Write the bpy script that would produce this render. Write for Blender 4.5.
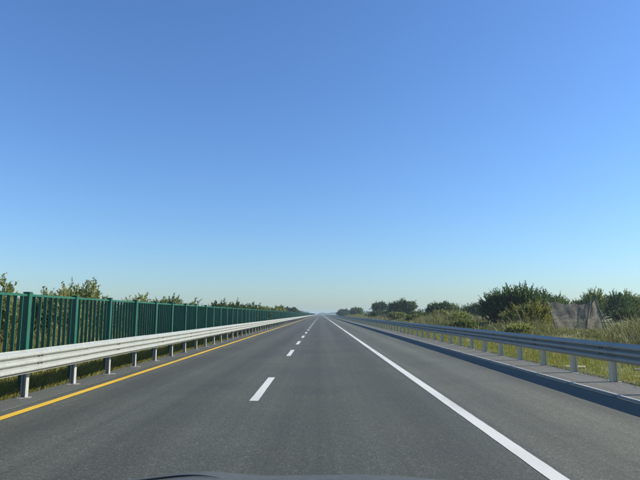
import bpy, math, random
import numpy as np
from mathutils import Vector

R = math.radians
scene = bpy.context.scene
for o in list(bpy.data.objects):
    bpy.data.objects.remove(o)
col = scene.collection

# ------------------------------------------------------------------ camera
CAM_H = 1.65
cam_d = bpy.data.cameras.new('camera')
cam = bpy.data.objects.new('camera', cam_d)
col.objects.link(cam)
cam_d.sensor_width = 36.0
cam_d.lens = 540 / 640 * 36.0
cam_d.clip_start = 0.05
cam_d.clip_end = 12000
cam.location = (0, 0, CAM_H)
cam.rotation_euler = (R(90 + 7.80), 0, R(0.06))
scene.camera = cam

# ------------------------------------------------------------------ sky, sun, exposure
SUN_EL, SUN_AZ = 30.3, 84.0        # degrees; azimuth measured from the driving direction (+Y) to the right (+X)
world = bpy.data.worlds.new('World')
scene.world = world
world.use_nodes = True
wt = world.node_tree
wt.nodes.clear()
sky = wt.nodes.new('ShaderNodeTexSky')
sky.sky_type = 'NISHITA'
sky.sun_disc = False
sky.sun_elevation = R(SUN_EL)
sky.sun_rotation = R(SUN_AZ)
sky.altitude = 0
sky.air_density = 1.3
sky.dust_density = 0.4
sky.ozone_density = 4.0
bg = wt.nodes.new('ShaderNodeBackground')
bg.inputs['Strength'].default_value = 0.097
wo = wt.nodes.new('ShaderNodeOutputWorld')
bal = wt.nodes.new('ShaderNodeMix')          # the photograph's cool white balance
bal.data_type = 'RGBA'; bal.blend_type = 'MULTIPLY'
bal.inputs[0].default_value = 1.0
bal.inputs[7].default_value = (.545, .730, 1.0, 1)
wt.links.new(sky.outputs[0], bal.inputs[6])
wt.links.new(bal.outputs[2], bg.inputs['Color'])
wt.links.new(bg.outputs[0], wo.inputs['Surface'])

sun_d = bpy.data.lights.new('sun', 'SUN')
sun_d.energy = 4.9
sun_d.angle = R(0.53)
sun_d.color = (1.0, 0.93, 0.82)
sun = bpy.data.objects.new('sun', sun_d)
col.objects.link(sun)
sv = Vector((math.sin(R(SUN_AZ)) * math.cos(R(SUN_EL)), math.cos(R(SUN_AZ)) * math.cos(R(SUN_EL)), math.sin(R(SUN_EL))))
sun.rotation_euler = sv.to_track_quat('Z', 'Y').to_euler()
sun.location = (60, 20, 50)

vs = scene.view_settings
vs.view_transform = 'Standard'
vs.look = 'None'
vs.exposure = 0.83
vs.gamma = 1.0
vs.use_curve_mapping = False
scene.cycles.max_bounces = 6
scene.cycles.transparent_max_bounces = 12
scene.cycles.volume_bounces = 0

# ------------------------------------------------------------------ helpers
def tag(o, label=None, cat=None, group=None, kind=None):
    if label: o['label'] = label
    if cat: o['category'] = cat
    if group: o['group'] = group
    if kind: o['kind'] = kind
    return o

def empty(name, loc, label, cat, group=None):
    o = bpy.data.objects.new(name, None)
    o.location = loc
    o.empty_display_size = 0.2
    col.objects.link(o)
    return tag(o, label, cat, group)

def link(name, mesh, parent=None, loc=(0, 0, 0), rz=0.0):
    o = bpy.data.objects.new(name, mesh)
    o.location = loc
    o.rotation_euler = (0, 0, rz)
    o.parent = parent
    col.objects.link(o)
    return o

def mesh_np(name, verts, faces, mat, tint=None, smooth=False):
    """verts (n,3), faces (m,k) arrays -> mesh"""
    verts = np.asarray(verts, dtype=np.float32)
    faces = np.asarray(faces, dtype=np.int32)
    m, k = faces.shape
    me = bpy.data.meshes.new(name)
    me.vertices.add(len(verts))
    me.vertices.foreach_set('co', verts.ravel())
    me.loops.add(m * k)
    me.loops.foreach_set('vertex_index', faces.ravel())
    me.polygons.add(m)
    me.polygons.foreach_set('loop_start', np.arange(0, m * k, k, dtype=np.int32))
    if smooth:
        me.polygons.foreach_set('use_smooth', np.ones(m, dtype=bool))
    me.update(calc_edges=True)
    if tint is not None:
        a = me.attributes.new('tint', 'FLOAT', 'FACE')
        a.data.foreach_set('value', np.asarray(tint, dtype=np.float32))
    if mat: me.materials.append(mat)
    return me

class MB:
    def __init__(s):
        s.v, s.f = [], []
    def add(s, vs, fs):
        b = len(s.v)
        s.v += [tuple(p) for p in vs]
        s.f += [tuple(i + b for i in f) for f in fs]
        return s
    def box(s, x0, x1, y0, y1, z0, z1):
        return s.add([(x0,y0,z0),(x1,y0,z0),(x1,y1,z0),(x0,y1,z0),(x0,y0,z1),(x1,y0,z1),(x1,y1,z1),(x0,y1,z1)],
                     [(0,3,2,1),(4,5,6,7),(0,1,5,4),(1,2,6,5),(2,3,7,6),(3,0,4,7)])
    def cbox(s, x0, x1, y0, y1, z0, z1, c):
        """box with chamfered vertical edges and top"""
        def ring(z, i):
            a, b, d, e = x0 + i, x1 - i, y0 + i, y1 - i
            return [(a+c,d,z),(b-c,d,z),(b,d+c,z),(b,e-c,z),(b-c,e,z),(a+c,e,z),(a,e-c,z),(a,d+c,z)]
        vs = ring(z0, 0) + ring(z1 - c, 0) + ring(z1, c * .7)
        fs = [tuple(range(7, -1, -1)), tuple(range(16, 24))]
        for r in (0, 8):
            for i in range(8):
                j = (i + 1) % 8
                fs.append((r+i, r+j, r+8+j, r+8+i))
        return s.add(vs, fs)
    def prism(s, pts, y0, y1):
        """closed (x,z) outline extruded along y"""
        n = len(pts)
        vs = [(x, y0, z) for x, z in pts] + [(x, y1, z) for x, z in pts]
        fs = [tuple(range(n)), tuple(range(2*n-1, n-1, -1))] + [(i, n+i, n+(i+1) % n, (i+1) % n) for i in range(n)]
        return s.add(vs, fs)
    def tube(s, path, radii, n=6):
        path = [Vector(p) for p in path]
        base = len(s.v)
        for i, p in enumerate(path):
            d = (path[min(i+1, len(path)-1)] - path[max(i-1, 0)]).normalized()
            u = d.orthogonal().normalized(); w = d.cross(u)
            for k in range(n):
                a = 2*math.pi*k/n
                s.v.append(tuple(p + (u*math.cos(a) + w*math.sin(a)) * radii[i]))
        for i in range(len(path)-1):
            for k in range(n):
                a, b = base+i*n+k, base+i*n+(k+1) % n
                s.f.append((a, b, b+n, a+n))
        s.f.append(tuple(base+k for k in range(n-1, -1, -1)))
        e = base+(len(path)-1)*n
        s.f.append(tuple(e+k for k in range(n)))
        return s
    def mesh(s, name, mat, smooth=False):
        me = bpy.data.meshes.new(name)
        me.from_pydata(s.v, [], s.f)
        me.materials.append(mat)
        if smooth:
            for p in me.polygons: p.use_smooth = True
        me.update()
        return me
    def build(s, name, mat, parent=None, loc=(0,0,0), rz=0.0, smooth=False):
        return link(name, s.mesh(name, mat, smooth), parent, loc, rz)

# ------------------------------------------------------------------ materials
class NT:
    def __init__(s, name):
        s.m = bpy.data.materials.new(name)
        s.m.use_nodes = True
        s.t = s.m.node_tree
        s.t.nodes.clear()
        s.out = s.n('ShaderNodeOutputMaterial')
    def n(s, typ, **kw):
        nd = s.t.nodes.new(typ)
        for k, v in kw.items():
            if k.startswith('_'): setattr(nd, k[1:], v)
            else: nd.inputs[k.replace('__', ' ')].default_value = v
        return nd
    def l(s, a, b): s.t.links.new(a, b)
    def coords(s, scale=(1, 1, 1), src='Object'):
        tc = s.n('ShaderNodeTexCoord')
        mp = s.n('ShaderNodeMapping')
        mp.inputs['Scale'].default_value = scale
        s.l(tc.outputs[src], mp.inputs['Vector'])
        return mp.outputs[0]
    def worldpos(s, scale=(1, 1, 1)):
        g = s.n('ShaderNodeNewGeometry')
        mp = s.n('ShaderNodeMapping')
        mp.inputs['Scale'].default_value = scale
        s.l(g.outputs['Position'], mp.inputs['Vector'])
        return mp.outputs[0]
    def noise(s, vec, scale, detail=4, rough=.55):
        nd = s.n('ShaderNodeTexNoise', Scale=scale, Detail=detail, Roughness=rough)
        s.l(vec, nd.inputs['Vector'])
        return nd.outputs['Fac']
    def ramp(s, fac, stops, interp='LINEAR'):
        nd = s.n('ShaderNodeValToRGB')
        cr = nd.color_ramp
        cr.interpolation = interp
        while len(cr.elements) < len(stops): cr.elements.new(.5)
        for e, (p, c) in zip(cr.elements, stops):
            e.position = p
            e.color = (*(c if isinstance(c, tuple) else (c, c, c)), 1)
        s.l(fac, nd.inputs['Fac'])
        return nd.outputs['Color']
    def mix(s, fac, a, b, mode='MIX'):
        nd = s.n('ShaderNodeMix', _data_type='RGBA', _blend_type=mode)
        for sock, v in ((nd.inputs[0], fac), (nd.inputs[6], a), (nd.inputs[7], b)):
            if isinstance(v, (int, float)): sock.default_value = v
            elif isinstance(v, tuple): sock.default_value = (*v, 1)
            else: s.l(v, sock)
        return nd.outputs[2]
    def math(s, op, a, b=None, c=None):
        nd = s.n('ShaderNodeMath', _operation=op)
        for i, v in enumerate((a, b, c)):
            if v is None: continue
            if isinstance(v, (int, float)): nd.inputs[i].default_value = v
            else: s.l(v, nd.inputs[i])
        return nd.outputs[0]
    def pbr(s, color, rough=.7, metal=0.0, bump=None, bump_s=.3, bump_d=.01, spec=.5):
        p = s.n('ShaderNodeBsdfPrincipled')
        for sock, v in (('Base Color', color), ('Roughness', rough), ('Metallic', metal), ('Specular IOR Level', spec)):
            if isinstance(v, tuple): p.inputs[sock].default_value = (*v, 1)
            elif isinstance(v, (int, float)): p.inputs[sock].default_value = v
            else: s.l(v, p.inputs[sock])
        if bump is not None:
            b = s.n('ShaderNodeBump', Strength=bump_s, Distance=bump_d)
            s.l(bump, b.inputs['Height'])
            s.l(b.outputs[0], p.inputs['Normal'])
        return p.outputs[0]
    def done(s, shader):
        s.l(shader, s.out.inputs['Surface'])
        return s.m

def mat_asphalt(name, dark, light, tracks=True):
    t = NT(name)
    w = t.worldpos()
    streak = t.noise(t.worldpos((1.3, .018, 1)), 1.0, 5, .6)
    fine_streak = t.noise(t.worldpos((7, .05, 1)), 1.0, 3, .6)
    patch = t.noise(w, .35, 5, .6)
    grain = t.noise(w, 70, 3, .75)
    c = t.ramp(streak, [(.28, dark), (.72, light)])
    c = t.mix(.20, c, t.ramp(fine_streak, [(.3, .55), (.7, 1.35)]), 'MULTIPLY')
    c = t.mix(.40, c, t.ramp(patch, [(.3, .72), (.7, 1.25)]), 'MULTIPLY')
    if tracks:
        x = t.n('ShaderNodeSeparateXYZ'); t.l(w, x.inputs[0])
        wob = t.math('MULTIPLY_ADD', t.noise(t.worldpos((.2, .03, 1)), 1.0, 2), .5, -.25)
        xx = t.math('ADD', x.outputs[0], wob)
        # wheel paths repeat every 1.85 m across the lanes (tyre-polished binder)
        wave = t.math('SINE', t.math('MULTIPLY', xx, 2*math.pi/1.84))
        c = t.mix(.65, c, t.ramp(t.math('MULTIPLY_ADD', wave, .5, .5), [(.1, .80), (.9, 1.12)]), 'MULTIPLY')
        # the shoulder right of the edge line was laid with a warmer, paler mix
        sh_ = t.ramp(t.math('MULTIPLY_ADD', xx, .5, -1.0), [(.20, 0.0), (.36, 1.0)])
        c = t.mix(sh_, c, t.mix(1.0, c, (1.42, 1.38, 1.30), 'MULTIPLY'))
    # aggregate: pale and dark stones
    vor = t.n('ShaderNodeTexVoronoi', Scale=95.0); t.l(w, vor.inputs['Vector'])
    hue = t.n('ShaderNodeSeparateColor'); t.l(vor.outputs['Color'], hue.inputs[0])
    c = t.mix(.72, c, t.ramp(hue.outputs[0], [(0, .5), (.5, .9), (.86, 1.1), (.95, 2.1), (1, 2.8)]), 'MULTIPLY')
    c = t.mix(.5, c, t.ramp(grain, [(.3, .6), (.7, 1.4)]), 'MULTIPLY')
    vor2 = t.n('ShaderNodeTexVoronoi', Scale=26.0); t.l(w, vor2.inputs['Vector'])
    hue2 = t.n('ShaderNodeSeparateColor'); t.l(vor2.outputs['Color'], hue2.inputs[0])
    c = t.mix(.42, c, t.ramp(hue2.outputs[1], [(0, .75), (.9, 1.1), (1, 1.6)]), 'MULTIPLY')
    h = t.math('ADD', t.math('MULTIPLY', vor.outputs['Distance'], -.6), grain)
    rough = t.ramp(patch, [(.3, .72), (.7, .88)])
    return t.done(t.pbr(c, rough, 0, h, .35, .006, .35))

def mat_paint(name, color, worn):
    t = NT(name)
    w = t.worldpos()
    wear = t.noise(w, 60, 4, .75)
    big = t.noise(t.worldpos((1.5, .25, 1)), 1.0, 4, .6)
    f = t.ramp(t.math('ADD', t.math('MULTIPLY', wear, .6), t.math('MULTIPLY', big, .5)), [(.385, 0.0), (.49, 1.0)])
    c = t.mix(f, worn, color)
    c = t.mix(.5, c, t.ramp(big, [(.25, .72), (.7, 1.08)]), 'MULTIPLY')
    return t.done(t.pbr(c, .6, 0, wear, .3, .004, .4))

def mat_galv(name, base, rough=.45, metal=.55):
    t = NT(name)
    w = t.worldpos()
    spangle = t.noise(w, 18, 4, .7)
    stain = t.noise(t.worldpos((3, 3, .5)), 1.0, 5, .65)
    c = t.mix(.5, tuple(base), t.ramp(spangle, [(.3, .78), (.7, 1.15)]), 'MULTIPLY')
    c = t.mix(t.ramp(stain, [(.52, 0.0), (.75, .45)]), c, (base[0]*.55, base[1]*.5, base[2]*.42))
    r = t.ramp(spangle, [(.3, rough - .08), (.7, rough + .12)])
    return t.done(t.pbr(c, r, metal, stain, .05, .01))

def mat_green(name, base):
    t = NT(name)
    w = t.worldpos()
    fade = t.noise(w, 1.7, 4, .6)
    dirt = t.noise(t.worldpos((6, 6, 1.2)), 1.0, 4, .65)
    c = t.mix(.55, tuple(base), t.ramp(fade, [(.3, .75), (.7, 1.3)]), 'MULTIPLY')
    c = t.mix(t.ramp(dirt, [(.55, 0.0), (.8, .4)]), c, (.10, .13, .10))
    return t.done(t.pbr(c, .42, 0, dirt, .05, .01))

def mat_leaf(name, stops, trans=.3, vary=.35):
    t = NT(name)
    a = t.n('ShaderNodeAttribute', _attribute_name='tint')
    c = t.ramp(a.outputs['Fac'], stops)
    big = t.noise(t.worldpos(), .9, 3)
    c = t.mix(vary, c, t.ramp(big, [(.3, .6), (.7, 1.4)]), 'MULTIPLY')
    p = t.pbr(c, .55, 0, spec=.35)
    tr = t.n('ShaderNodeBsdfTranslucent')
    t.l(t.mix(.6, c, (1.25, 1.3, .55), 'MULTIPLY'), tr.inputs['Color'])
    mx = t.n('ShaderNodeMixShader', Fac=trans)
    t.l(p, mx.inputs[1]); t.l(tr.outputs[0], mx.inputs[2])
    return t.done(mx.outputs[0])

def mat_simple(name, base, rough=.7, var=.3, scale=6.0, metal=0.0, bump=.15):
    t = NT(name)
    n1 = t.noise(t.worldpos(), scale, 5, .65)
    c = t.mix(.9, tuple(base), t.ramp(n1, [(.25, 1 - var), (.75, 1 + var)]), 'MULTIPLY')
    return t.done(t.pbr(c, rough, metal, n1, bump, .02))

def mat_ground():
    t = NT('verge soil and turf')
    w = t.worldpos()
    n1 = t.noise(w, .22, 5, .6)
    n2 = t.noise(w, 3.5, 5, .7)
    c = t.ramp(n1, [(.3, (.085, .105, .03)), (.5, (.13, .14, .05)), (.62, (.19, .165, .085)), (.75, (.27, .23, .14))])
    c = t.mix(.7, c, t.ramp(n2, [(.25, .55), (.75, 1.4)]), 'MULTIPLY')
    return t.done(t.pbr(c, .95, 0, n2, .6, .05, .1))

M = {}
M['asphalt'] = mat_asphalt('worn grey asphalt', (.044, .049, .038), (.068, .073, .0565))
M['verge'] = mat_asphalt('pale weathered asphalt', (.072, .074, .060), (.118, .118, .096), tracks=False)
M['edge'] = mat_asphalt('dusty asphalt edge', (.055, .059, .048), (.090, .094, .076), tracks=False)
M['white'] = mat_paint('white road paint', (.52, .52, .465), (.17, .17, .15))
M['yellow'] = mat_paint('yellow road paint', (.60, .375, .026), (.24, .17, .04))
M['kerb'] = mat_simple('kerb concrete', (.40, .39, .34), .85, .3, 9)
M['galv'] = mat_galv('galvanised steel', (.335, .355, .318), .48, .3)
M['galv_dark'] = mat_galv('weathered galvanised steel', (.34, .335, .30), .5, .25)
M['post_white'] = mat_galv('bright galvanised post', (.40, .40, .37), .5, .4)
M['galv_post'] = mat_galv('dull galvanised post', (.60, .55, .40), .6, .1)
M['bolt'] = mat_simple('rusty bolt steel', (.09, .075, .06), .6, .3, 30, .5)
M['mortar'] = mat_simple('spilled mortar', (.19, .18, .155), .95, .4, 25)
M['green'] = mat_green('green powder coat', (.007, .080, .047))
M['ground'] = mat_ground()
M['bark'] = mat_simple('shrub bark', (.10, .08, .06), .95, .4, 14)
M['leaf_dark'] = mat_leaf('dark green leaves', [(0, (.016, .038, .012)), (.5, (.042, .080, .021)), (.85, (.085, .122, .030)), (1, (.15, .165, .045))], .38)
M['leaf_mid'] = mat_leaf('mid green leaves', [(0, (.042, .070, .018)), (.5, (.098, .140, .034)), (.85, (.165, .195, .05)), (1, (.24, .23, .08))], .45)
M['leaf_olive'] = mat_leaf('olive leaves turning brown', [(0, (.085, .105, .034)), (.45, (.19, .22, .07)), (.8, (.26, .26, .09)), (1, (.30, .25, .11))], .5)
M['leaf_yellow'] = mat_leaf('yellow green leaves', [(0, (.075, .085, .018)), (.5, (.16, .16, .034)), (.85, (.24, .21, .05)), (1, (.29, .23, .09))], .4)
M['grass_green'] = mat_leaf('short green grass', [(0, (.08, .095, .02)), (.5, (.16, .175, .038)), (.8, (.24, .23, .06)), (1, (.33, .28, .12))], .35)
M['grass_dry'] = mat_leaf('tall drying grass', [(0, (.055, .075, .024)), (.4, (.125, .135, .044)), (.7, (.20, .18, .07)), (1, (.29, .23, .13))], .3)
M['grass_left'] = mat_leaf('median weeds', [(0, (.10, .11, .025)), (.5, (.20, .20, .045)), (.8, (.29, .26, .08)), (1, (.40, .31, .14))], .4)
M['leaf_far'] = mat_leaf('far woodland', [(0, (.03, .05, .022)), (.6, (.06, .085, .034)), (1, (.11, .12, .05))], .2)

# ------------------------------------------------------------------ terrain
rng = np.random.default_rng(7)
def smooth(a, b, x):
    t = np.clip((x - a) / (b - a), 0, 1)
    return t * t * (3 - 2 * t)
def ground_z(x, y):
    x = np.asarray(x, dtype=float); y = np.asarray(y, dtype=float)
    right = .03 - .10 * smooth(7.6, 9.0, x) + .42 * smooth(11.5, 18, x)
    left = -.10 - .24 * smooth(6.11, 6.17, -x) + .06 * smooth(6.6, 7.6, -x)
    z = np.where(x > 0, right, left)
    und = .10 * np.sin(x * .9 + .6 * np.sin(y * .31)) * np.sin(y * .47 + 1.3) + .16 * np.sin(x * .23 + 2) * np.sin(y * .13)
    z = z + und * smooth(9.0, 14, np.abs(x))
    return np.where((x > -6.02) & (x < 7.20), -.06, z)

xs = np.concatenate([[-4000, -1500, -500, -200, -100], np.arange(-60, -8, 2.0), [-8.0, -7.4, -7.0, -6.6, -6.3, -6.18, -6.14, -6.11, -6.03, -6.01, 0, 7.19, 7.21],
                     np.arange(7.6, 30, .8), np.arange(30, 70, 3.0), [100, 200, 500, 1500, 4000]])
ys = np.concatenate([[-60, -20, -5], np.arange(0, 120, 1.5), np.arange(120, 400, 8.0), [450, 600, 900, 1500, 2500, 4000]])
X, Y = np.meshgrid(xs, ys)
gv = np.stack([X, Y, ground_z(X, Y)], -1).reshape(-1, 3)
nx, ny = len(xs), len(ys)
ii, jj = np.meshgrid(np.arange(nx - 1), np.arange(ny - 1))
a = (jj * nx + ii).ravel()
gf = np.stack([a, a + 1, a + nx + 1, a + nx], -1)
tag(link('ground', mesh_np('ground', gv, gf, M['ground'], smooth=True)), 'verge soil with turf and dry patches beside the motorway', None, None, 'structure')

# ------------------------------------------------------------------ road
ROAD_L, ROAD_R, ROAD_END = -6.02, 5.983, 1620
def strip(name, mat, x0, x1, z, parent=None, y0=-20, y1=ROAD_END, thick=.05):
    return MB().box(x0, x1, y0, y1, z - thick, z).build(name, mat, parent)
road = strip('road', M['asphalt'], ROAD_L, ROAD_R, 0)
tag(road, 'grey asphalt two lane carriageway running straight to the horizon', kind='structure')
edge_l = strip('pavement_edge', M['edge'], -6.10, -5.45, .006, road, thick=.45)
tag(edge_l, 'pale weathered strip of asphalt under the left guardrail')
# markings: thin sheets 4 mm above the asphalt
def sheet(name, mat, x0, x1, y0, y1, z=.004, parent=None):
    if y1 - y0 > 10:
        yy = list(np.arange(y0, 70, .22)) + list(np.arange(70, 400, 15.)) + [y1]
    else:
        yy = list(np.linspace(y0, y1, 19))
    rq = random.Random(int(abs(x0) * 1000))
    v = []; f = []
    for y in yy:
        j = .0028 if y < 70 else 0
        v += [(x0 + rq.uniform(-j, j), y, z), (x1 + rq.uniform(-j, j), y, z)]
    for i in range(len(yy) - 1): f.append((2*i, 2*i+1, 2*i+3, 2*i+2))
    return MB().add(v, f).build(name, mat, parent)
sheet('yellow_edge_line', M['yellow'], -5.17, -4.99, -20, ROAD_END, .0105, road)
sheet('white_edge_line', M['white'], 2.30, 2.50, -20, ROAD_END, .0045, road)
dash_me = None
dash_y = [(10.65, 14.5), (21.8, 25.4)]
y = 30.0
while y < 420:
    dash_y.append((y, y + 3.6)); y += 8.4
for (a0, a1) in dash_y:
    if dash_me is None:
        d = sheet('lane_dash', M['white'], -.085, .085, 0, 1, 0, road); dash_me = d.data
    else:
        d = link('lane_dash', dash_me, road)
    d.location = (-1.28, a0, .0045); d.scale = (1, a1 - a0, 1)
# right hand kerb and raised verge pavement
kerb_me = MB().prism([(5.985, -.05), (5.985, .022), (5.993, .034), (6.045, .034), (6.045, -.05)], 0, 5.985).mesh('kerb_stone', M['kerb'])
kerb = empty('kerb', (0, 0, 0), 'thin pale concrete kerb along the right shoulder', None)
kerb['kind'] = 'structure'
for i in range(40):
    link('kerb_stone', kerb_me, kerb, (0, 6 * i - 2, 0))
far_kerb = MB().prism([(5.985, -.05), (5.985, .022), (5.993, .034), (6.045, .034), (6.045, -.05)], 238, 1620).build('kerb_far_run', M['kerb'], kerb)
verge = strip('verge_pavement', M['verge'], 6.047, 7.26, .028, None, thick=.14)
tag(verge, 'raised strip of pale asphalt carrying the right guardrail', kind='structure')

# ------------------------------------------------------------------ guardrails
def thrie_profile():
    """(depth, z) along the road face of a three-ridge beam, 0.48 high; depth 0 = back"""
    front = [(.012, 0), (.012, .012)]
    per = .152; z = .012
    for k in range(3):
        front += [(.082, z + .040), (.092, z + .054), (.092, z + .098), (.082, z + .110)]
        if k < 2: front += [(.012, z + .146), (.006, z + .155), (.012, z + .164)]
        z += per
    front += [(.012, z + .004), (.012, z + .018)]
    return [(d, q * .93) for d, q in front]
PROF = thrie_profile()
def beam_mesh(name, length, side, mat):
    pts = [(-side * d, z) for d, z in PROF]
    back = [(-side * (d - .006), z) for d, z in reversed(PROF)]
    return MB().prism(pts + back, 0, length).mesh(name, mat)
def post_mesh(name, mat, h=.86, d=.085):
    """H section, flanges facing the road; origin at ground"""
    m = MB()
    m.box(-d, .022 - d, -.055, .055, -.15, h)
    m.box(d - .022, d, -.055, .055, -.15, h)
    m.box(.022 - d, d - .022, -.005, .005, -.15, h)
    return m.mesh(name, mat)
def bolts_mesh(side):
    m = MB()
    for z in (.155, .297):
        for y in (-.06, .06):
            x = -side * .012
            m.tube([(x, y, z), (x - side * .022, y, z)], [.016, .013], 6)
    return m.mesh('bolts', M['bolt'])

def guardrail(side, post_x, y0, step, n_post, label, beam_mat, post_mat, base_z):
    g = empty('guardrail', (post_x, y0, base_z), label, 'guardrail', 'guardrails either side of the carriageway')
    pm = post_mesh('post', post_mat, d=.05 if side < 0 else .08)
    bm_ = beam_mesh('beam_panel', 2 * step + .30, side, beam_mat)
    bolts = bolts_mesh(side)
    # blockout: short box section between post and beam
    blk = MB()
    bx0 = -side * .088; bx1 = -side * .235
    blk.box(min(bx0, bx1), max(bx0, bx1), -.05, .05, .53, .90)
    blk = blk.mesh('spacer_block', post_mat)
    rp = random.Random(17)
    ring = [(math.cos(k / 13 * 6.283) * .17 * rp.uniform(.6, 1.25), math.sin(k / 13 * 6.283) * .14 * rp.uniform(.6, 1.25)) for k in range(13)]
    plate = MB().add([(x, y, -.01) for x, y in ring] + [(x * .9, y * .9, .006) for x, y in ring] + [(0, 0, .016)],
                     [(k, (k + 1) % 13, 13 + (k + 1) % 13, 13 + k) for k in range(13)] + [(13 + k, 13 + (k + 1) % 13, 26) for k in range(13)]).mesh('footing', M['mortar'])
    r = random.Random(3 + side)
    skip = 3
    for i in range(-skip, n_post - skip):
        p = link('post', pm, g, (r.uniform(-.006, .006), i * step, 0), r.uniform(-.05, .05))
        if i < 40:
            link('spacer_block', blk, g, (0, i * step, 0))
        if i < 24:
            f = link('footing', plate, g, (r.uniform(-.05, .05), i * step + r.uniform(-.04, .04), 0), r.uniform(-.6, .6))
            f.scale = (r.uniform(.6, 1.15), r.uniform(.6, 1.1), 1)
    far = MB()
    for i in range(n_post - skip, n_post - skip + 420):
        far.box(-.085, .085, -.05 + i * step, .05 + i * step, -.1, .86)
    tag(far.build('far_posts', post_mat, g), kind='stuff')
    nb = (n_post + 1) // 2
    for k in range(-1, nb - 1):
        b = link('beam_panel', bm_, g, (-side * .24, (2 * k - 1) * step - .15, .515 + r.uniform(-.004, .004)), side * .0036 + r.uniform(-.0005, .0005))
        if k < 20:
            for yb in (.15, .15 + step): tag(link('bolts', bolts, b, (0, yb, 0)), kind='stuff')
    far = beam_mesh('far_beam', 1000, side, beam_mat)
    link('far_beam', far, g, (-side * .243, (2 * (nb - 2) - 1) * step + 2 * step + .2, .515))
    return g
guardrail(-1, -5.88, 11.03, 2.12, 290, 'bright galvanised three ridge guardrail in front of the green fence', M['galv'], M['post_white'], .006)
guardrail(1, 7.08, 13.38, 2.06, 290, 'shaded slate grey guardrail on the right verge by the shrubs', M['galv_dark'], M['galv_post'], .028)

# ------------------------------------------------------------------ green fence
FX, FY0, FSTEP = -6.60, 12.25, 2.36
fence = empty('slatted_fence', (FX, FY0, -.28), 'long dark green metal fence of upright slats behind the left guardrail', 'fence')
ZB = .28
post = MB().cbox(-.075, .075, -.06, .06, -.2, ZB + 2.13, .012)
post_me = post.mesh('post', M['green'])
cap_me = MB().cbox(-.085, .085, -.07, .07, ZB + 2.13, ZB + 2.155, .012).mesh('post_cap', M['green'])
slat_me = MB().box(-.036, .036, -.010, .010, ZB + .70, ZB + 2.045).mesh('slat', M['green'])
rail_me = MB().box(-.024, .024, .06, FSTEP - .06, 0, .05).mesh('rail', M['green'])
NS = 9
r = random.Random(11)
count = 0
far = MB(); farrail = MB()
for i in range(-2, 260):
    y = i * FSTEP
    if i < 150:
        p = link('post', post_me, fence, (r.uniform(-.008, .008), y, r.uniform(-.012, .012)), r.uniform(-.03, .03))
        p.rotation_euler[1] = r.uniform(-.008, .008); p.rotation_euler[0] = r.uniform(-.008, .008)
        link('post_cap', cap_me, p)
        link('top_rail', rail_me, fence, (0, y, ZB + 2.045))
        link('bottom_rail', rail_me, fence, (0, y, ZB + .65))
    else:
        far.box(-.075, .075, y - .06, y + .06, -.1, ZB + 2.15)
        farrail.box(-.024, .024, y + .06, y + FSTEP - .06, ZB + 2.045, ZB + 2.095)
    for k in range(1, NS):
        yy = y + k * FSTEP / NS + r.uniform(-.012, .012)
        if count < 300:
            link('slat', slat_me, fence, (0, yy, 0), r.uniform(-.08, .08)); count += 1
        else:
            far.box(-.036, .036, yy - .010, yy + .010, ZB + .70, ZB + 2.045)
tag(far.build('far_slats', M['green'], fence), kind='stuff')
tag(farrail.build('far_top_rail', M['green'], fence), kind='stuff')

# ------------------------------------------------------------------ foliage builders
def rand_unit(n, g):
    v = g.normal(size=(n, 3)); return v / np.linalg.norm(v, axis=1, keepdims=True)
def norm(v): return v / np.maximum(np.linalg.norm(v, axis=-1, keepdims=True), 1e-6)

def leaves(P, D, L, W, g):
    """diamond leaves: base P, direction D, length L, width W -> verts, quad faces"""
    n = len(P)
    side = norm(np.cross(D, rand_unit(n, g)))
    nrm = np.cross(D, side)
    mid = P + D * (L * .45)[:, None] + nrm * (L * .06)[:, None]
    v = np.stack([P, mid + side * (W * .5)[:, None], P + D * L[:, None], mid - side * (W * .5)[:, None]], 1).reshape(-1, 3)
    f = np.arange(4 * n).reshape(n, 4)
    return v, f

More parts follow.
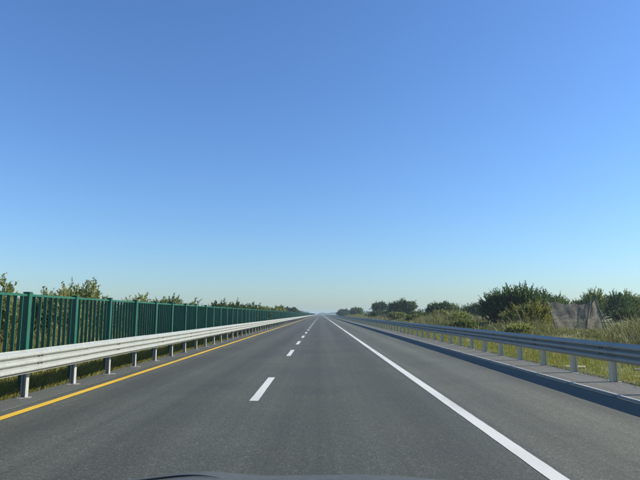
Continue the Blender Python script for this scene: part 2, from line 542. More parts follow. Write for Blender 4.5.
def shrub(name, loc, lobes, n_shoot, leaf, mat, label, group, seed, up=.55, shoot=.55, per=16, trunk_h=.5, stems=1, inner=.35, droop=.2, cat='shrub', align=.75):
    """lobes: (cx,cy,cz,rx,ry,rz) relative to loc"""
    g = np.random.default_rng(seed)
    rr = random.Random(seed)
    z0 = float(ground_z(loc[0], loc[1])) - .05
    t = empty(name, (loc[0], loc[1], z0), label, cat, group)
    lob = np.array(lobes, dtype=float)
    wgt = (lob[:, 3] * lob[:, 5]) ** 1.1; wgt /= wgt.sum()
    li = g.choice(len(lob), n_shoot, p=wgt)
    d = rand_unit(n_shoot, g)
    d[:, 2] = np.where((d[:, 2] < -.3) & (g.random(n_shoot) < .55), -d[:, 2], d[:, 2])
    rad = inner + (1 - inner) * g.random(n_shoot) ** .55
    clump = 1 + .22 * np.sin(d[:, 0] * 5 + li) * np.sin(d[:, 1] * 4.1 + 2 * li) + .15 * np.sin(d[:, 2] * 7 + d[:, 0] * 6)
    P = lob[li, :3] + d * lob[li, 3:] * (rad * clump)[:, None]
    D = norm(d * .8 + np.array([0, 0, up]) + .35 * g.normal(size=(n_shoot, 3)))
    S = shoot * (.5 + .9 * g.random(n_shoot))
    k = per
    tt = np.tile(np.linspace(.05, 1, k), n_shoot) + g.normal(size=n_shoot * k) * .03
    idx = np.repeat(np.arange(n_shoot), k)
    LP = P[idx] + D[idx] * (S[idx] * tt)[:, None]
    LP[:, 2] -= droop * S[idx] * tt ** 2 * .6
    LD = norm(D[idx] * align + rand_unit(len(idx), g) * .8)
    LL = leaf * (.6 + .8 * g.random(len(idx))) * (1.1 - .4 * tt)
    keep = LP[:, 2] > .02
    LP, LD, LL, idx = LP[keep], LD[keep], LL[keep], idx[keep]
    v, f = leaves(LP, LD, LL, LL * .42, g)
    tint = np.clip(.42 + .22 * g.normal(size=n_shoot)[idx] + .16 * g.normal(size=len(idx)), 0, 1)
    cm = link('crown', mesh_np('crown', v, f, mat, tint), t)
    # trunk and limbs
    m = MB()
    top = lob[:, 2].max()
    for s in range(stems):
        bx, by = (0, 0) if stems == 1 else (rr.uniform(-.3, .3), rr.uniform(-.3, .3))
        m.tube([(bx, by, -.15), (bx * 1.1 + rr.uniform(-.05, .05), by, trunk_h * .5), (bx * 1.3, by * 1.2, trunk_h), (bx * 1.5 + rr.uniform(-.2, .2), by * 1.5, max(trunk_h * 1.3, top * .8))],
               [.05 + .02 * top, .04 + .017 * top, .03 + .014 * top, .015], 7)
    for L in lob:
        e = Vector(L[:3]); b = Vector((0, 0, trunk_h * rr.uniform(.6, 1)))
        mid = b.lerp(e, .5) + Vector((rr.uniform(-.15, .15), rr.uniform(-.15, .15), -.1))
        m.tube([b, mid, e], [.03 + .008 * top, .025, .012], 5)
        for q in range(7):
            dv = Vector((rr.gauss(0, 1), rr.gauss(0, 1), rr.gauss(.3, .8))).normalized()
            ee = e + Vector((dv.x * L[3], dv.y * L[4], dv.z * L[5])) * .85
            m.tube([mid.lerp(e, rr.uniform(.3, 1)), e.lerp(ee, .5) + Vector((0, 0, .04)), ee], [.016, .011, .004], 4)
    m.build('trunk', M['bark'], t, smooth=True)
    return t

def blades(name, Xs, Ys, H, lean, W, mat, tint, label, g, seg=2, base_off=0, cat='grass', lean_dir=None):
    n = len(Xs)
    z = ground_z(Xs, Ys) - .02 + base_off
    ang = g.random(n) * 2 * math.pi if lean_dir is None else lean_dir + g.normal(size=n) * .7
    fx, fy = np.cos(ang), np.sin(ang)
    fa = g.random(n) * math.pi
    sx, sy = np.cos(fa) * W * .5, np.sin(fa) * W * .5
    if seg == 1:
        v = np.stack([np.stack([Xs - sx, Ys - sy, z], -1), np.stack([Xs + sx, Ys + sy, z], -1),
                      np.stack([Xs + fx * lean * H, Ys + fy * lean * H, z + H * np.sqrt(np.maximum(.1, 1 - lean ** 2))], -1)], 1).reshape(-1, 3)
        f = np.arange(3 * n).reshape(n, 3)
    else:
        mx_, my_ = Xs + fx * lean * H * .3, Ys + fy * lean * H * .3
        zt = z + H * np.sqrt(np.maximum(.1, 1 - lean ** 2))
        v = np.stack([np.stack([Xs - sx, Ys - sy, z], -1), np.stack([Xs + sx, Ys + sy, z], -1),
                      np.stack([mx_ + sx * .8, my_ + sy * .8, z + H * .58], -1), np.stack([mx_ - sx * .8, my_ - sy * .8, z + H * .58], -1),
                      np.stack([Xs + fx * lean * H + sx * .15, Ys + fy * lean * H + sy * .15, zt], -1), np.stack([Xs + fx * lean * H - sx * .15, Ys + fy * lean * H - sy * .15, zt], -1)], 1).reshape(-1, 3)
        b = np.arange(n) * 6
        f = np.concatenate([np.stack([b, b+1, b+2, b+3], -1), np.stack([b+3, b+2, b+4, b+5], -1)])
        tint = np.concatenate([tint, np.clip(tint + .06, 0, 1)])
    o = link(name, mesh_np(name, v, f, mat, tint))
    return tag(o, label, cat, None, 'stuff')

def logy(n, a, b, g):
    return np.exp(g.uniform(math.log(a), math.log(b), n))
def fbm(x, y, s=0):
    return .5 + .25 * np.sin(x * .7 + 1.3 * np.sin(y * .23 + s)) + .25 * np.sin(y * .41 + 1.1 * np.sin(x * .5 + s * 2))

# ------------------------------------------------------------------ grasses
g = np.random.default_rng(21)
# short turf on the right
n = 90000
Ys = logy(n, 8, 160, g); Xs = 7.13 + np.abs(g.normal(size=n)) * 2.4
k = (fbm(Xs * 1.5, Ys * 1.6, 1) + .25 * g.normal(size=n)) > .30
Xs, Ys = Xs[k], Ys[k]; n = len(Xs)
blades('verge_turf', Xs, Ys, (.05 + .12 * g.random(n)) * (.6 + 1.0 * smooth(7.4, 9.5, Xs)), .4 * g.random(n), .008 + .0007 * Ys, M['grass_green'],
       np.clip(.5 + .25 * g.normal(size=n), 0, 1), 'short sunlit turf behind the right guardrail', g, 1)
# loose stones along the outer edge of the paved verge
ng = 2600
Yp = logy(ng, 9, 70, g); Xp = 7.27 + g.normal(size=ng) * .15
Zp = np.where(Xp < 7.26, .028, np.maximum(ground_z(Xp, Yp), -.02))
sp = (.010 + .018 * g.random(ng) ** 2)[:, None] * np.array([1, 1, .7])
octa = np.array([[1, 0, 0], [0, 1, 0], [-1, 0, 0], [0, -1, 0], [0, 0, 1], [0, 0, -.3]], float)
rot = g.random(ng) * 6.28
ox = octa[None, :, 0] * np.cos(rot)[:, None] - octa[None, :, 1] * np.sin(rot)[:, None]
oy = octa[None, :, 0] * np.sin(rot)[:, None] + octa[None, :, 1] * np.cos(rot)[:, None]
pv_ = np.stack([Xp[:, None] + ox * sp[:, :1], Yp[:, None] + oy * sp[:, 1:2], Zp[:, None] + octa[None, :, 2] * sp[:, 2:]], -1).reshape(-1, 3)
tri = np.array([[0, 1, 4], [1, 2, 4], [2, 3, 4], [3, 0, 4], [1, 0, 5], [2, 1, 5], [3, 2, 5], [0, 3, 5]])
pf_ = (tri[None] + 6 * np.arange(ng)[:, None, None]).reshape(-1, 3)
tag(link('loose_stones', mesh_np('loose_stones', pv_, pf_, M['mortar'])), 'loose pale stones along the outer edge of the right verge', 'gravel', None, 'stuff')
# tall drying grass on the right
nc = 9000
Yc = logy(nc, 14, 260, g)
Xc = 10.6 + g.random(nc) ** 1.25 * (14 + .06 * Yc)
qc = Xc / Yc
bump = lambda v, c, w: np.exp(-((v - c) / w) ** 2)
tall = .95 * smooth(.50, .58, qc) * bump(Yc, 25, 8) * smooth(11, 13, Xc) \
     + 1.25 * bump(qc, .235, .075) * bump(Yc, 76, 26) * (.55 + .6 * fbm(Xc * .8, Yc * .3, 2)) \
     + .9 * bump(qc, .37, .05) * bump(Yc, 44, 9) + .8 * smooth(100, 150, Yc)
hc = (.22 + .40 * fbm(Xc * 1.1, Yc * .5, 4) ** 1.5 + tall) * (.55 + .45 * smooth(10.4, 13.0, Xc)) * (.6 + .8 * g.random(nc))
hc *= 1 - .5 * bump(qc, .45, .06) * (Yc < 48)
keep = fbm(Xc * 1.7, Yc * .9, 9) + .3 * g.normal(size=nc) > .30
Xc, Yc, hc, qc = Xc[keep], Yc[keep], hc[keep], qc[keep]; nc = len(Xc)
per = 15
idx = np.repeat(np.arange(nc), per); n = len(idx)
spread = .16 + .004 * Yc[idx]
Xs = Xc[idx] + g.normal(size=n) * spread; Ys = Yc[idx] + g.normal(size=n) * spread
ct = .45 + .20 * g.normal(size=nc)
blades('tall_grass', Xs, Ys, hc[idx] * (.5 + .6 * g.random(n)), .1 + .6 * g.random(n) ** 1.2, .010 + .0007 * Ys, M['grass_dry'],
       np.clip(ct[idx] + .12 * g.normal(size=n), 0, 1), 'tall olive and tan grass on the right bank', g, 2)
# weeds under and behind the left rail
n = 85000
Ys = logy(n, 7, 150, g); Xs = -6.42 - np.abs(g.normal(size=n)) * .8
k = Xs > -9.5
Xs, Ys = Xs[k], Ys[k]; n = len(Xs)
hh = (.20 + .44 * g.random(n)) * (.35 + .9 * smooth(6.42, 6.7, -Xs)) * (.6 + .8 * fbm(Xs * 2, Ys * 1.1, 3))
blades('median_weeds', Xs, Ys, hh, .1 + .5 * g.random(n), .010 + .0008 * Ys, M['grass_left'],
       np.clip(.45 + .25 * g.normal(size=n), 0, 1), 'low weeds growing under the left guardrail', g, 2)
# tall weeds behind the fence
nc = 2600
Yc = logy(nc, 9, 120, g); Xc = -7.4 - g.random(nc) * 4.5
idx = np.repeat(np.arange(nc), 14); n = len(idx)
Xs = Xc[idx] + g.normal(size=n) * .16; Ys = Yc[idx] + g.normal(size=n) * .2
ct = .45 + .2 * g.normal(size=nc)
hcl = (.8 + 1.0 * fbm(Xc, Yc * .8, 6)) * (.7 + .5 * g.random(nc))
blades('fence_weeds', Xs, Ys, hcl[idx] * (.5 + .6 * g.random(n)), .1 + .45 * g.random(n), .014 + .0008 * Ys, M['grass_left'],
       np.clip(ct[idx] + .12 * g.normal(size=n), 0, 1), 'tall weeds seen through the green fence slats', g, 2)

# ------------------------------------------------------------------ shrubs behind the fence (left)
def clumpy(g, w, dpt, h, n, z0=.35):
    L = []
    for i in range(n):
        a = (i + .5) / n * 2 - 1
        hz = h * (1 - .35 * a * a) * g.uniform(.8, 1.05)
        L.append((a * w * .62, g.uniform(-.3, .3) * dpt, hz * .56 + .1, w / n * 1.25 + .12, dpt * .5, hz * .40))
    L.append((0, 0, h * z0 + .1, w * .8, dpt * .55, h * .28))
    return L
ORD = ['first', 'second', 'third', 'fourth', 'fifth', 'sixth', 'seventh', 'eighth', 'ninth', 'tenth', 'eleventh', 'twelfth', 'thirteenth', 'fourteenth']
left_spots = [  # x, y, half width, height, material
    (-10.6, 17.3, 1.5, 2.8, 'leaf_olive', 'broad olive shrub rising over the fence at the left picture edge'),
    (-10.0, 20.3, 1.8, 2.75, 'leaf_olive', 'shrub topping the fence just past its first visible post'),
    (-10.1, 23.0, 1.5, 3.05, 'leaf_olive', 'tall twiggy olive shrub over the second fence panel'),
    (-10.2, 25.6, 1.2, 2.5, 'leaf_mid', 'low green shrub barely topping the fence beside the twiggy one'),
    (-10.0, 29.2, 1.5, 2.95, 'leaf_olive', 'olive shrub with one tall spike over the fence'),
    (-10.1, 34.6, 2.5, 2.95, 'leaf_mid', 'wide bushy shrub over the fence right of the spiked one'),
    (-10.3, 43.0, 1.6, 2.6, 'leaf_mid', 'thin shrub just peeping over the fence middle'),
    (-10.0, 56.0, 3.6, 3.15, 'leaf_dark', 'dark wide shrub over the far fence, left of two'),
    (-10.0, 67.0, 4.0, 3.25, 'leaf_dark', 'dark wide shrub over the far fence, right of two'),
    (-10.5, 92.0, 3.2, 3.3, 'leaf_mid', 'small rounded shrub over the distant fence, nearest of three'),
    (-10.5, 112., 3.2, 3.3, 'leaf_olive', 'small rounded shrub over the distant fence, middle of three'),
    (-11.5, 150., 3.2, 3.9, 'leaf_olive', 'small rounded shrub over the distant fence, farthest of three'),
    (-12.0, 215., 4.5, 4.2, 'leaf_dark', 'last dark shrub where the green fence vanishes'),
]
for i, (x, y, w, h, mt, lb) in enumerate(left_spots):
    gg = np.random.default_rng(100 + i)
    near = y < 40
    shrub('shrub', (x, y), clumpy(gg, w, max(1.2, w), h, 3 if w < 1.4 else 5), int(950 * w) if near else int(200 * w) + 200, .12 if near else .10 + .0022 * y, M[mt], lb,
          'shrubs growing behind the green fence', 200 + i, up=.75, shoot=.40 if near else .6, per=18, trunk_h=.7, stems=3, inner=.2, align=1.0)

# ------------------------------------------------------------------ shrubs and trees on the right
GR = 'shrubs and trees on the right bank'
def R_(*a, **k): return shrub(*a, **k)
R_('tree', (20.0, 56.0), [(-2.0, 0, 1.5, 1.1, 1.6, 1.0), (-1.0, .3, 2.1, 1.3, 1.6, 1.1), (.5, -.2, 2.25, 1.4, 1.7, 1.15), (1.8, .2, 2.0, 1.2, 1.6, 1.0), (0, 0, 1.0, 2.6, 1.7, .9), (2.6, 0, 1.4, 1.0, 1.4, .9), (0, -.3, .6, 2.9, 1.4, .6)],
   1700, .24, M['leaf_dark'], 'biggest dark green spiky tree on the right bank', GR, 301, up=.8, shoot=1.15, per=22, trunk_h=.9, stems=3, cat='tree', align=1.3, droop=.1)
R_('shrub', (16.9, 44.0), [(-.2, 0, .8, 1.0, 1.1, .65), (.5, 0, 1.0, .75, 1, .7), (-1.1, .2, .5, .9, .9, .5)], 700, .16, M['leaf_yellow'],
   'yellow green shrub between the biggest tree and the netting', GR, 302, up=1.0, shoot=.85, per=18, trunk_h=.4, stems=3, align=1.4)
R_('shrub', (20.6, 95.0), [(-.9, 0, 1.7, 1.2, 1.3, 1.0), (.7, 0, 1.9, 1.4, 1.4, 1.1), (0, 0, 1.0, 1.8, 1.6, .9)], 1000, .30, M['leaf_dark'],
   'round dark shrub standing alone left of the biggest tree', GR, 303, up=.5, shoot=.7, per=14, trunk_h=.6, stems=2)
R_('tree', (20.3, 136.), [(-1.9, 0, 2.4, 1.4, 1.6, 1.3), (0, 0, 3.0, 1.7, 1.8, 1.4), (1.9, 0, 2.7, 1.5, 1.8, 1.3), (0, 0, 1.6, 2.7, 2, 1.3)], 1150, .38, M['leaf_dark'],
   'wide dark tree left of the lone round shrub', GR, 304, up=.5, shoot=.9, per=13, trunk_h=1., stems=2, cat='tree')
R_('tree', (20.2, 188.), [(-.9, 0, 3.3, 1.4, 1.6, 1.3), (.9, 0, 3.5, 1.4, 1.6, 1.3), (0, 0, 2.3, 1.5, 1.6, 1.3)], 800, .45, M['leaf_dark'],
   'small dark tree with a narrow trunk left of the wide tree', GR, 305, up=.5, shoot=.9, per=12, trunk_h=1.6, cat='tree')
R_('shrub', (16.8, 255.), [(-1., 0, 2.0, 1.6, 2, 1.6), (1.0, 0, 2.2, 1.6, 2, 1.4), (0, 0, 1.2, 2.4, 2, 1.2)], 750, .55, M['leaf_mid'],
   'distant green shrub mound nearest the vanishing right guardrail', GR, 306, up=.4, shoot=1.0, per=12, trunk_h=.8, stems=2)
R_('shrub', (14.2, 345.), [(-1.2, 0, 2.0, 1.8, 2, 1.7), (1.5, 0, 2.2, 1.8, 2, 1.6), (0, 0, 1.4, 3.0, 2, 1.3)], 750, .7, M['leaf_dark'],
   'farthest bluish shrub beside the road vanishing point', GR, 307, up=.4, shoot=1.1, per=12, trunk_h=.8, stems=2)
# low dark scrub ahead of the small tree
R_('shrub', (17.0, 150.), [(-1.5, 0, .9, 2.2, 1.6, .9), (1.6, 0, 1.0, 2.0, 1.6, .9)], 600, .36, M['leaf_dark'],
   'low dark scrub at the foot of the small tree', GR, 308, up=.4, shoot=.7, per=12, trunk_h=.4, stems=2)
back = [(26.5, 112., 3.2, 2.7, 'leaf_mid'), (31.0, 108., 3.4, 3.0, 'leaf_dark'),
        (28.0, 70.0, 2.8, 3.5, 'leaf_dark'), (32.5, 76.0, 2.6, 3.5, 'leaf_mid'), (36.0, 74.0, 2.3, 3.2, 'leaf_dark'),
        (39.5, 78.0, 2.2, 4.1, 'leaf_mid'), (42.5, 78.0, 2.2, 3.6, 'leaf_dark'), (45.5, 80.0, 2.4, 4.0, 'leaf_mid'), (49.0, 82.0, 2.6, 4.0, 'leaf_dark')]
back_lb = ['pale green bush row end seen just left of the biggest tree', 'dark bush half hidden behind the biggest tree',
           'dark tree rising left of the netting', 'mid green tree rising over the netting', 'short dark tree over the netting right end',
           'spiky green tree right of the netting peak', 'dark tree right of the spiky green one', 'green tree near the right picture edge', 'dark tree at the right picture edge']
for i, ((x, y, w, h, mt), lb) in enumerate(zip(back, back_lb)):
    gg = np.random.default_rng(400 + i)
    R_('tree', (x, y), clumpy(gg, w, 2.0, h, 4), 850, .27, M[mt], lb, GR, 420 + i, up=1.0, shoot=1.0, per=18, trunk_h=1.0, stems=2, inner=.2, cat='tree', align=1.3, droop=.1)

# ------------------------------------------------------------------ netting between poles (right)
net_mat = NT('grey brown shade netting')
w_ = net_mat.worldpos()
nn = net_mat.noise(w_, 1.6, 5, .65)
fold = net_mat.noise(net_mat.worldpos((1.2, 1.2, .3)), 2.0, 4, .6)
cc = net_mat.ramp(nn, [(.3, (.17, .15, .12)), (.55, (.27, .24, .20)), (.8, (.36, .33, .28))])
pb = net_mat.pbr(cc, .9, 0, fold, .6, .08, .1)
tp = net_mat.n('ShaderNodeBsdfTransparent')
mxs = net_mat.n('ShaderNodeMixShader')
weave = net_mat.ramp(net_mat.noise(w_, 14, 3, .6), [(.40, .50), (.60, .92)])
net_mat.l(weave, mxs.inputs[0]); net_mat.l(tp.outputs[0], mxs.inputs[1]); 
trn = net_mat.n('ShaderNodeBsdfTranslucent'); net_mat.l(cc, trn.inputs['Color'])
mx2 = net_mat.n('ShaderNodeMixShader', Fac=.5)
net_mat.l(pb, mx2.inputs[1]); net_mat.l(trn.outputs[0], mx2.inputs[2]); net_mat.l(mx2.outputs[0], mxs.inputs[2])
M['net'] = net_mat.done(mxs.outputs[0])
M['pole'] = mat_simple('dark weathered pole', (.07, .065, .06), .8, .3, 8)
def panel(c00, c10, c01, c11, sag, nu=18, nv=12, seed=1):
    """quad cloth c00 bottom-left, c10 bottom-right, c01 top-left, c11 top-right, sagging top edge and ripples"""
    rr = random.Random(seed)
    ph = [rr.uniform(0, 6) for _ in range(4)]
    c00, c10, c01, c11 = map(Vector, (c00, c10, c01, c11))
    vs, fs = [], []
    for j in range(nv + 1):
        for i in range(nu + 1):
            u, v = i / nu, j / nv
            p = c00.lerp(c10, u).lerp(c01.lerp(c11, u), v)
            p.z -= sag * 4 * u * (1 - u) * v + .05 * math.sin(u * 17 + ph[3]) * v
            p.y += .07 * math.sin(u * 9 + ph[0]) * math.sin(v * 4 + ph[1]) + .04 * math.sin(u * 23 + v * 6 + ph[2])
            vs.append(p)
    for j in range(nv):
        for i in range(nu):
            a = j * (nu + 1) + i
            fs.append((a, a + 1, a + nu + 2, a + nu + 1))
    return MB().add(vs, fs)
NZ = float(ground_z(20, 45))
net = empty('netting_screen', (20.6, 45, NZ), 'grey brown netting stretched between leaning poles on the right bank', 'netting')
panel((-1.55, -.6, -.1), (1.85, 1.2, -.1), (-2.15, -.6, 2.35), (2.25, 1.2, 2.2), .14, seed=2).build('net_panel', M['net'], net, smooth=True)
panel((1.85, 1.2, -.1), (3.1, .6, -.1), (2.26, 1.2, 2.05), (2.65, .9, 2.5), .0, nu=8, seed=5).build('net_flap', M['net'], net, smooth=True)
for a, b in (((-1.4, -.65, -.3), (-2.18, -.65, 2.5)), ((1.65, 1.12, -.3), (2.32, 1.12, 2.45)), ((3.35, .6, -.3), (2.6, .9, 2.65)), ((4.0, .7, -.2), (2.85, .85, 1.7))):
    MB().tube([a, b], [.045, .035], 6).build('pole', M['pole'], net, smooth=True)
rope = MB()
pts = [(-2.08 + 4.3 * i / 24, -.85 + 1.8 * i / 24, 2.35 - .55 * abs(math.sin(i / 24 * math.pi * 3)) * .6 - .35) for i in range(25)]
rope.tube(pts, [.014] * 25, 4).build('rope', M['pole'], net)

# low scrub on the bank
scrub = [(30.5, 54.0, 1.8, 1.5, 'leaf_dark', 'low dark scrub at the right foot of the netting'),
         (34.0, 55.5, 2.0, 1.7, 'leaf_dark', 'low dark scrub in front of the trees at the right picture edge'),
         (31.5, 50.0, 1.6, .95, 'leaf_yellow', 'low yellowish scrub just right of the netting poles'),
         (12.6, 35.0, .8, .55, 'leaf_olive', 'small olive bush behind the right rail below the biggest tree'),
         (16.2, 64.0, 1.4, 1.5, 'leaf_olive', 'olive bush at the left foot of the biggest tree'),
         (17.5, 78.0, 1.6, 1.7, 'leaf_olive', 'pale olive bush between the lone round shrub and the biggest tree'),
         (15.2, 88.0, 1.5, 1.2, 'leaf_mid', 'low green bush in the grass right under the lone round shrub'),
         (13.6, 52.0, 1.2, 1.0, 'leaf_mid', 'low green bush behind the right rail left of the biggest tree'),
         (18.8, 47.0, 1.3, 1.1, 'leaf_olive', 'olive bush tucked between the yellow green shrub and the netting'),
         (20.5, 33.0, 1.3, 1.0, 'leaf_olive', 'olive bush in the tall grass at the right picture edge'),
         (19.0, 106., 2.2, 1.9, 'leaf_mid', 'green bush linking the lone round shrub to the wide dark tree'),
         (16.5, 118., 2.0, 1.6, 'leaf_olive', 'olive bush in the grass below the wide dark tree')]
for i, (x, y, w, h, mt, lb) in enumerate(scrub):
    gg = np.random.default_rng(500 + i)
    R_('shrub', (x, y), clumpy(gg, w, w * .8, h, 3), 420, .07 + .0016 * y, M[mt], lb, GR, 520 + i, up=.8, shoot=.3 + .15 * h, per=15, trunk_h=.25, stems=2, inner=.2, align=1.1)

# ------------------------------------------------------------------ litter and rubble on the right verge
M['rubble'] = mat_simple('pale broken concrete', (.30, .27, .21), .95, .4, 12, bump=.6)
M['plastic'] = mat_simple('white plastic', (.75, .75, .73), .4, .1, 5)
def rubble(name, loc, sx, sy, sz_, rz, mat, seed, label, cat, group=None):
    rr = random.Random(seed)
    n = 11
    ring = []
    for k in range(n):
        a = 2 * math.pi * k / n
        q = rr.uniform(.72, 1.08)
        ring.append((math.cos(a) * sx * q, math.sin(a) * sy * q))
    vs = [(x, y, -.05) for x, y in ring] + [(x * .97, y * .97, sz_ * rr.uniform(.6, .9)) for x, y in ring] + [(x * .8, y * .8, sz_ * rr.uniform(.85, 1.1)) for x, y in ring] + [(0, 0, sz_)]
    fs = []
    for r0 in (0, n):
        for k in range(n):
            j = (k + 1) % n
            fs.append((r0 + k, r0 + j, r0 + n + j, r0 + n + k))
    for k in range(n):
        fs.append((2 * n + k, 2 * n + (k + 1) % n, 3 * n))
    o = MB().add(vs, fs).build(name, mat, None, (loc[0], loc[1], float(ground_z(loc[0], loc[1]))), rz)
    return tag(o, label, cat, group)
rubble('concrete_slab', (7.85, 17.1), .36, .34, .035, -.5, M['rubble'], 1, 'pale broken concrete slab on the turf between two right posts', 'slab')
rubble('concrete_slab', (8.65, 15.0), .40, .13, .04, -.15, M['rubble'], 2, 'thin pale slab lying on turf near the right picture edge', 'slab')
rubble('concrete_slab', (9.9, 17.0), .40, .10, .06, .1, M['rubble'], 3, 'small flat grey white slab behind the nearest right post', 'slab')
lt = empty('litter_bag', (9.4, 23.6, float(ground_z(9.4, 23.6))), 'small white plastic bag caught on a stick on the turf', 'litter')
MB().tube([(0, 0, -.05), (.02, 0, .22)], [.012, .010], 5).build('stick', M['bark'], lt)
bagv = []
rr = random.Random(9)
bm_ = MB()
bm_.tube([(-.17, 0, .20), (-.10, .02, .25), (0, 0, .27), (.10, .02, .24), (.18, -.02, .21)], [.02, .06, .075, .055, .015], 7)
bm_.build('bag', M['plastic'], lt, smooth=True)

# ------------------------------------------------------------------ far woodland closing the horizon
gw = np.random.default_rng(77)
n = 26000
Xw = np.concatenate([gw.uniform(-900, -25, n // 2), gw.uniform(28, 900, n // 2)])
Yw = gw.uniform(850, 1500, n)
prof = 2.5 + 3.0 * (.5 + .5 * np.sin(Xw * .03 + Yw * .01)) + 1.5 * np.sin(Xw * .11)
Pw = np.stack([Xw, Yw, gw.random(n) ** .8 * np.maximum(1.5, prof)], -1)
Dw = norm(rand_unit(n, gw) + np.array([0, 0, .5]))
LLw = 1.6 + 1.4 * gw.random(n)
v, f = leaves(Pw, Dw, LLw, LLw * .7, gw)
n2 = 5000
Xv = gw.uniform(-120, 120, n2); Yv = gw.uniform(1660, 1900, n2)
hv = 3.2 + 1.6 * np.sin(Xv * .06) + 1.0 * np.sin(Xv * .17 + 1)
Pv = np.stack([Xv, Yv, gw.random(n2) ** .8 * hv], -1)
Lv = 1.6 + 1.2 * gw.random(n2)
v2, f2 = leaves(Pv, norm(rand_unit(n2, gw) + np.array([0, 0, .4])), Lv, Lv * .7, gw)
v = np.concatenate([v, v2]); f = np.concatenate([f, f2 + 4 * n]); n += n2
tag(link('far_woodland', mesh_np('far_woodland', v, f, M['leaf_far'], np.clip(.4 + .25 * gw.normal(size=n), 0, 1))), 'far bluish line of woodland along the horizon', 'woodland', None, 'stuff')
n = 9000
Xw = np.concatenate([gw.uniform(22, 120, n // 2), gw.uniform(-90, -16, n // 2)])
Yw = gw.uniform(420, 820, n)
hgt = 2.2 + 2.2 * (.5 + .5 * np.sin(Xw * .09 + Yw * .03))
Pw = np.stack([Xw, Yw, gw.random(n) ** .8 * hgt], -1)
Dw = norm(rand_unit(n, gw) + np.array([0, 0, .5]))
LLw = .9 + .8 * gw.random(n)
v, f = leaves(Pw, Dw, LLw, LLw * .6, gw)
tag(link('distant_scrub', mesh_np('distant_scrub', v, f, M['leaf_far'], np.clip(.5 + .25 * gw.normal(size=n), 0, 1))), 'distant scrub on both sides where the road vanishes', 'scrub', None, 'stuff')

# ------------------------------------------------------------------ the car the picture is taken from: its front end
cp = NT('dusty dark grey car paint')
cpn = cp.noise(cp.worldpos(), 30, 4)
M['car_paint'] = cp.done(cp.pbr(cp.ramp(cpn, [(.3, (.060, .061, .053)), (.7, (.078, .079, .069))]),  .35, 0, None, spec=.075))
M['car_black'] = mat_simple('black car plastic', (.02, .02, .021), .5, .2, 20)
M['lamp'] = mat_simple('headlamp lens', (.55, .57, .6), .12, .05, 4)
M['tyre'] = mat_simple('tyre rubber', (.025, .025, .025), .85, .2, 20)
M['rim'] = mat_simple('wheel alloy', (.5, .5, .52), .35, .1, 8, .9)
CX = -.14
car = empty('car', (CX, 1.5, 0), 'dark grey car bonnet curving along the bottom edge of the picture', 'car')
def hood_z(x, y):      # x relative to car centre, y forward of the camera
    s = abs(x)
    z = 1.095 - .028 * (y - .9) - .016 * max(0, y - 1.7) ** 2 * 4 - 3.2 * max(0, y - 2.12) ** 2
    z -= .050 * (s / .8) ** 4.0
    z += .016 * math.exp(-((x + .30) / .14) ** 2) + .004 * math.exp(-((x - .30) / .2) ** 2)   # pressed ridges
    return z
vs, fs = [], []
NXH, NYH = 48, 30
for j in range(NYH + 1):
    for i in range(NXH + 1):
        x = -.80 + 1.60 * i / NXH
        y = .95 + (2.36 - .12 * (x / .8) ** 2 - .95) * j / NYH
        vs.append((x, y - 1.5, hood_z(x, y)))
for j in range(NYH):
    for i in range(NXH):
        a0 = j * (NXH + 1) + i
        fs.append((a0, a0 + 1, a0 + NXH + 2, a0 + NXH + 1))
MB().add(vs, fs).build('bonnet', M['car_paint'], car, smooth=True)
refl_path = [(-.72 + .50 * k / 16, 2.02 + .05 * math.sin(k / 16 * 3.1) ) for k in range(17)]  # black strip added to stand in for a dark reflection on the left ridge
MB().tube([(x, y - 1.5, hood_z(x, y) + .003) for x, y in refl_path], [.0006 + .003 * math.sin(k / 16 * math.pi) for k in range(17)], 5).build('bonnet_reflection', M['car_black'], car)
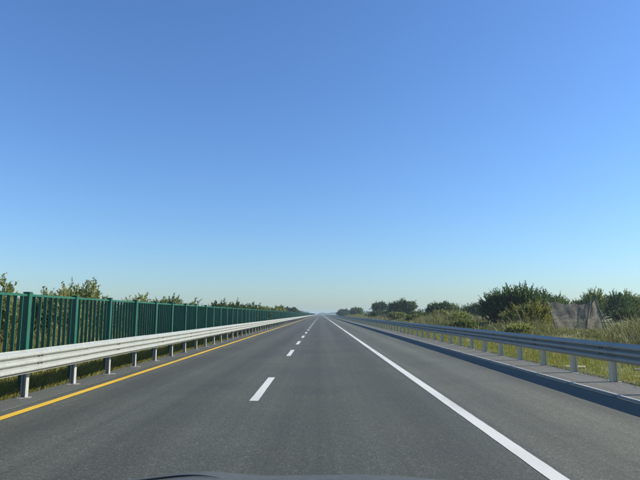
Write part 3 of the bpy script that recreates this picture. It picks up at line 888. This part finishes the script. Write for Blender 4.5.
for s in (-1, 1):
    vs, fs = [], []
    for j in range(13):
        y = .95 + (2.22 - .95) * j / 12
        zt = hood_z(.81, y)
        for (dx, dz) in ((.81, -.006), (.87, -.03), (.92, -.10), (.93, -.30), (.92, -.42 if abs(y - 1.75) < .42 else -.75)):
            vs.append((s * dx, y - 1.5, zt + dz))
    for j in range(12):
        for i in range(4):
            a0 = j * 5 + i
            fs.append((a0, a0 + 1, a0 + 6, a0 + 5) if s > 0 else (a0, a0 + 5, a0 + 6, a0 + 1))
    MB().add(vs, fs).build('fender', M['car_paint'], car, smooth=True)
    MB().cbox(s * .70 - .17, s * .70 + .17, .70, .80, .72, .84, .03).build('headlight', M['lamp'], car)
    wh = MB()
    ring = [(math.cos(k / 20 * 2 * math.pi), math.sin(k / 20 * 2 * math.pi)) for k in range(20)]
    vs = []
    for (xw, rw) in ((-.11, .20), (-.11, .31), (-.07, .34), (.07, .34), (.11, .31), (.11, .20)):
        vs += [(xw, rw * c, rw * q) for c, q in ring]
    fs = [(k0 * 20 + k, k0 * 20 + (k + 1) % 20, (k0 + 1) * 20 + (k + 1) % 20, (k0 + 1) * 20 + k) for k0 in range(5) for k in range(20)]
    wheel = wh.add(vs, fs).build('wheel', M['tyre'], car, (s * .79, .25, .34))
    rm = MB()
    for k in range(5):
        an = 2 * math.pi * k / 5
        rm.tube([(s * .09, 0, 0), (s * .085, .2 * math.cos(an), .2 * math.sin(an))], [.035, .028], 6)
    rm.build('rim', M['rim'], wheel)
MB().cbox(-.86, .86, .66, .88, .28, .70, .06).build('bumper', M['car_paint'], car)
MB().cbox(-.50, .50, .72, .84, .72, .88, .02).build('grille', M['car_black'], car)

# ------------------------------------------------------------------ haze
HB = MB().box(-4300, 4300, -300, 4300, -2.0, 12.0)
hz = NT('thin daylight haze')
pv = hz.n('ShaderNodeVolumePrincipled')
pv.inputs['Color'].default_value = (.56, .73, .82, 1)
pv.inputs['Density'].default_value = .0004
pv.inputs['Anisotropy'].default_value = .2
hz.l(pv.outputs[0], hz.out.inputs['Volume'])
hob = HB.build('haze', hz.m)
tag(hob, 'thin pale haze over the plain', None, None, 'stuff')
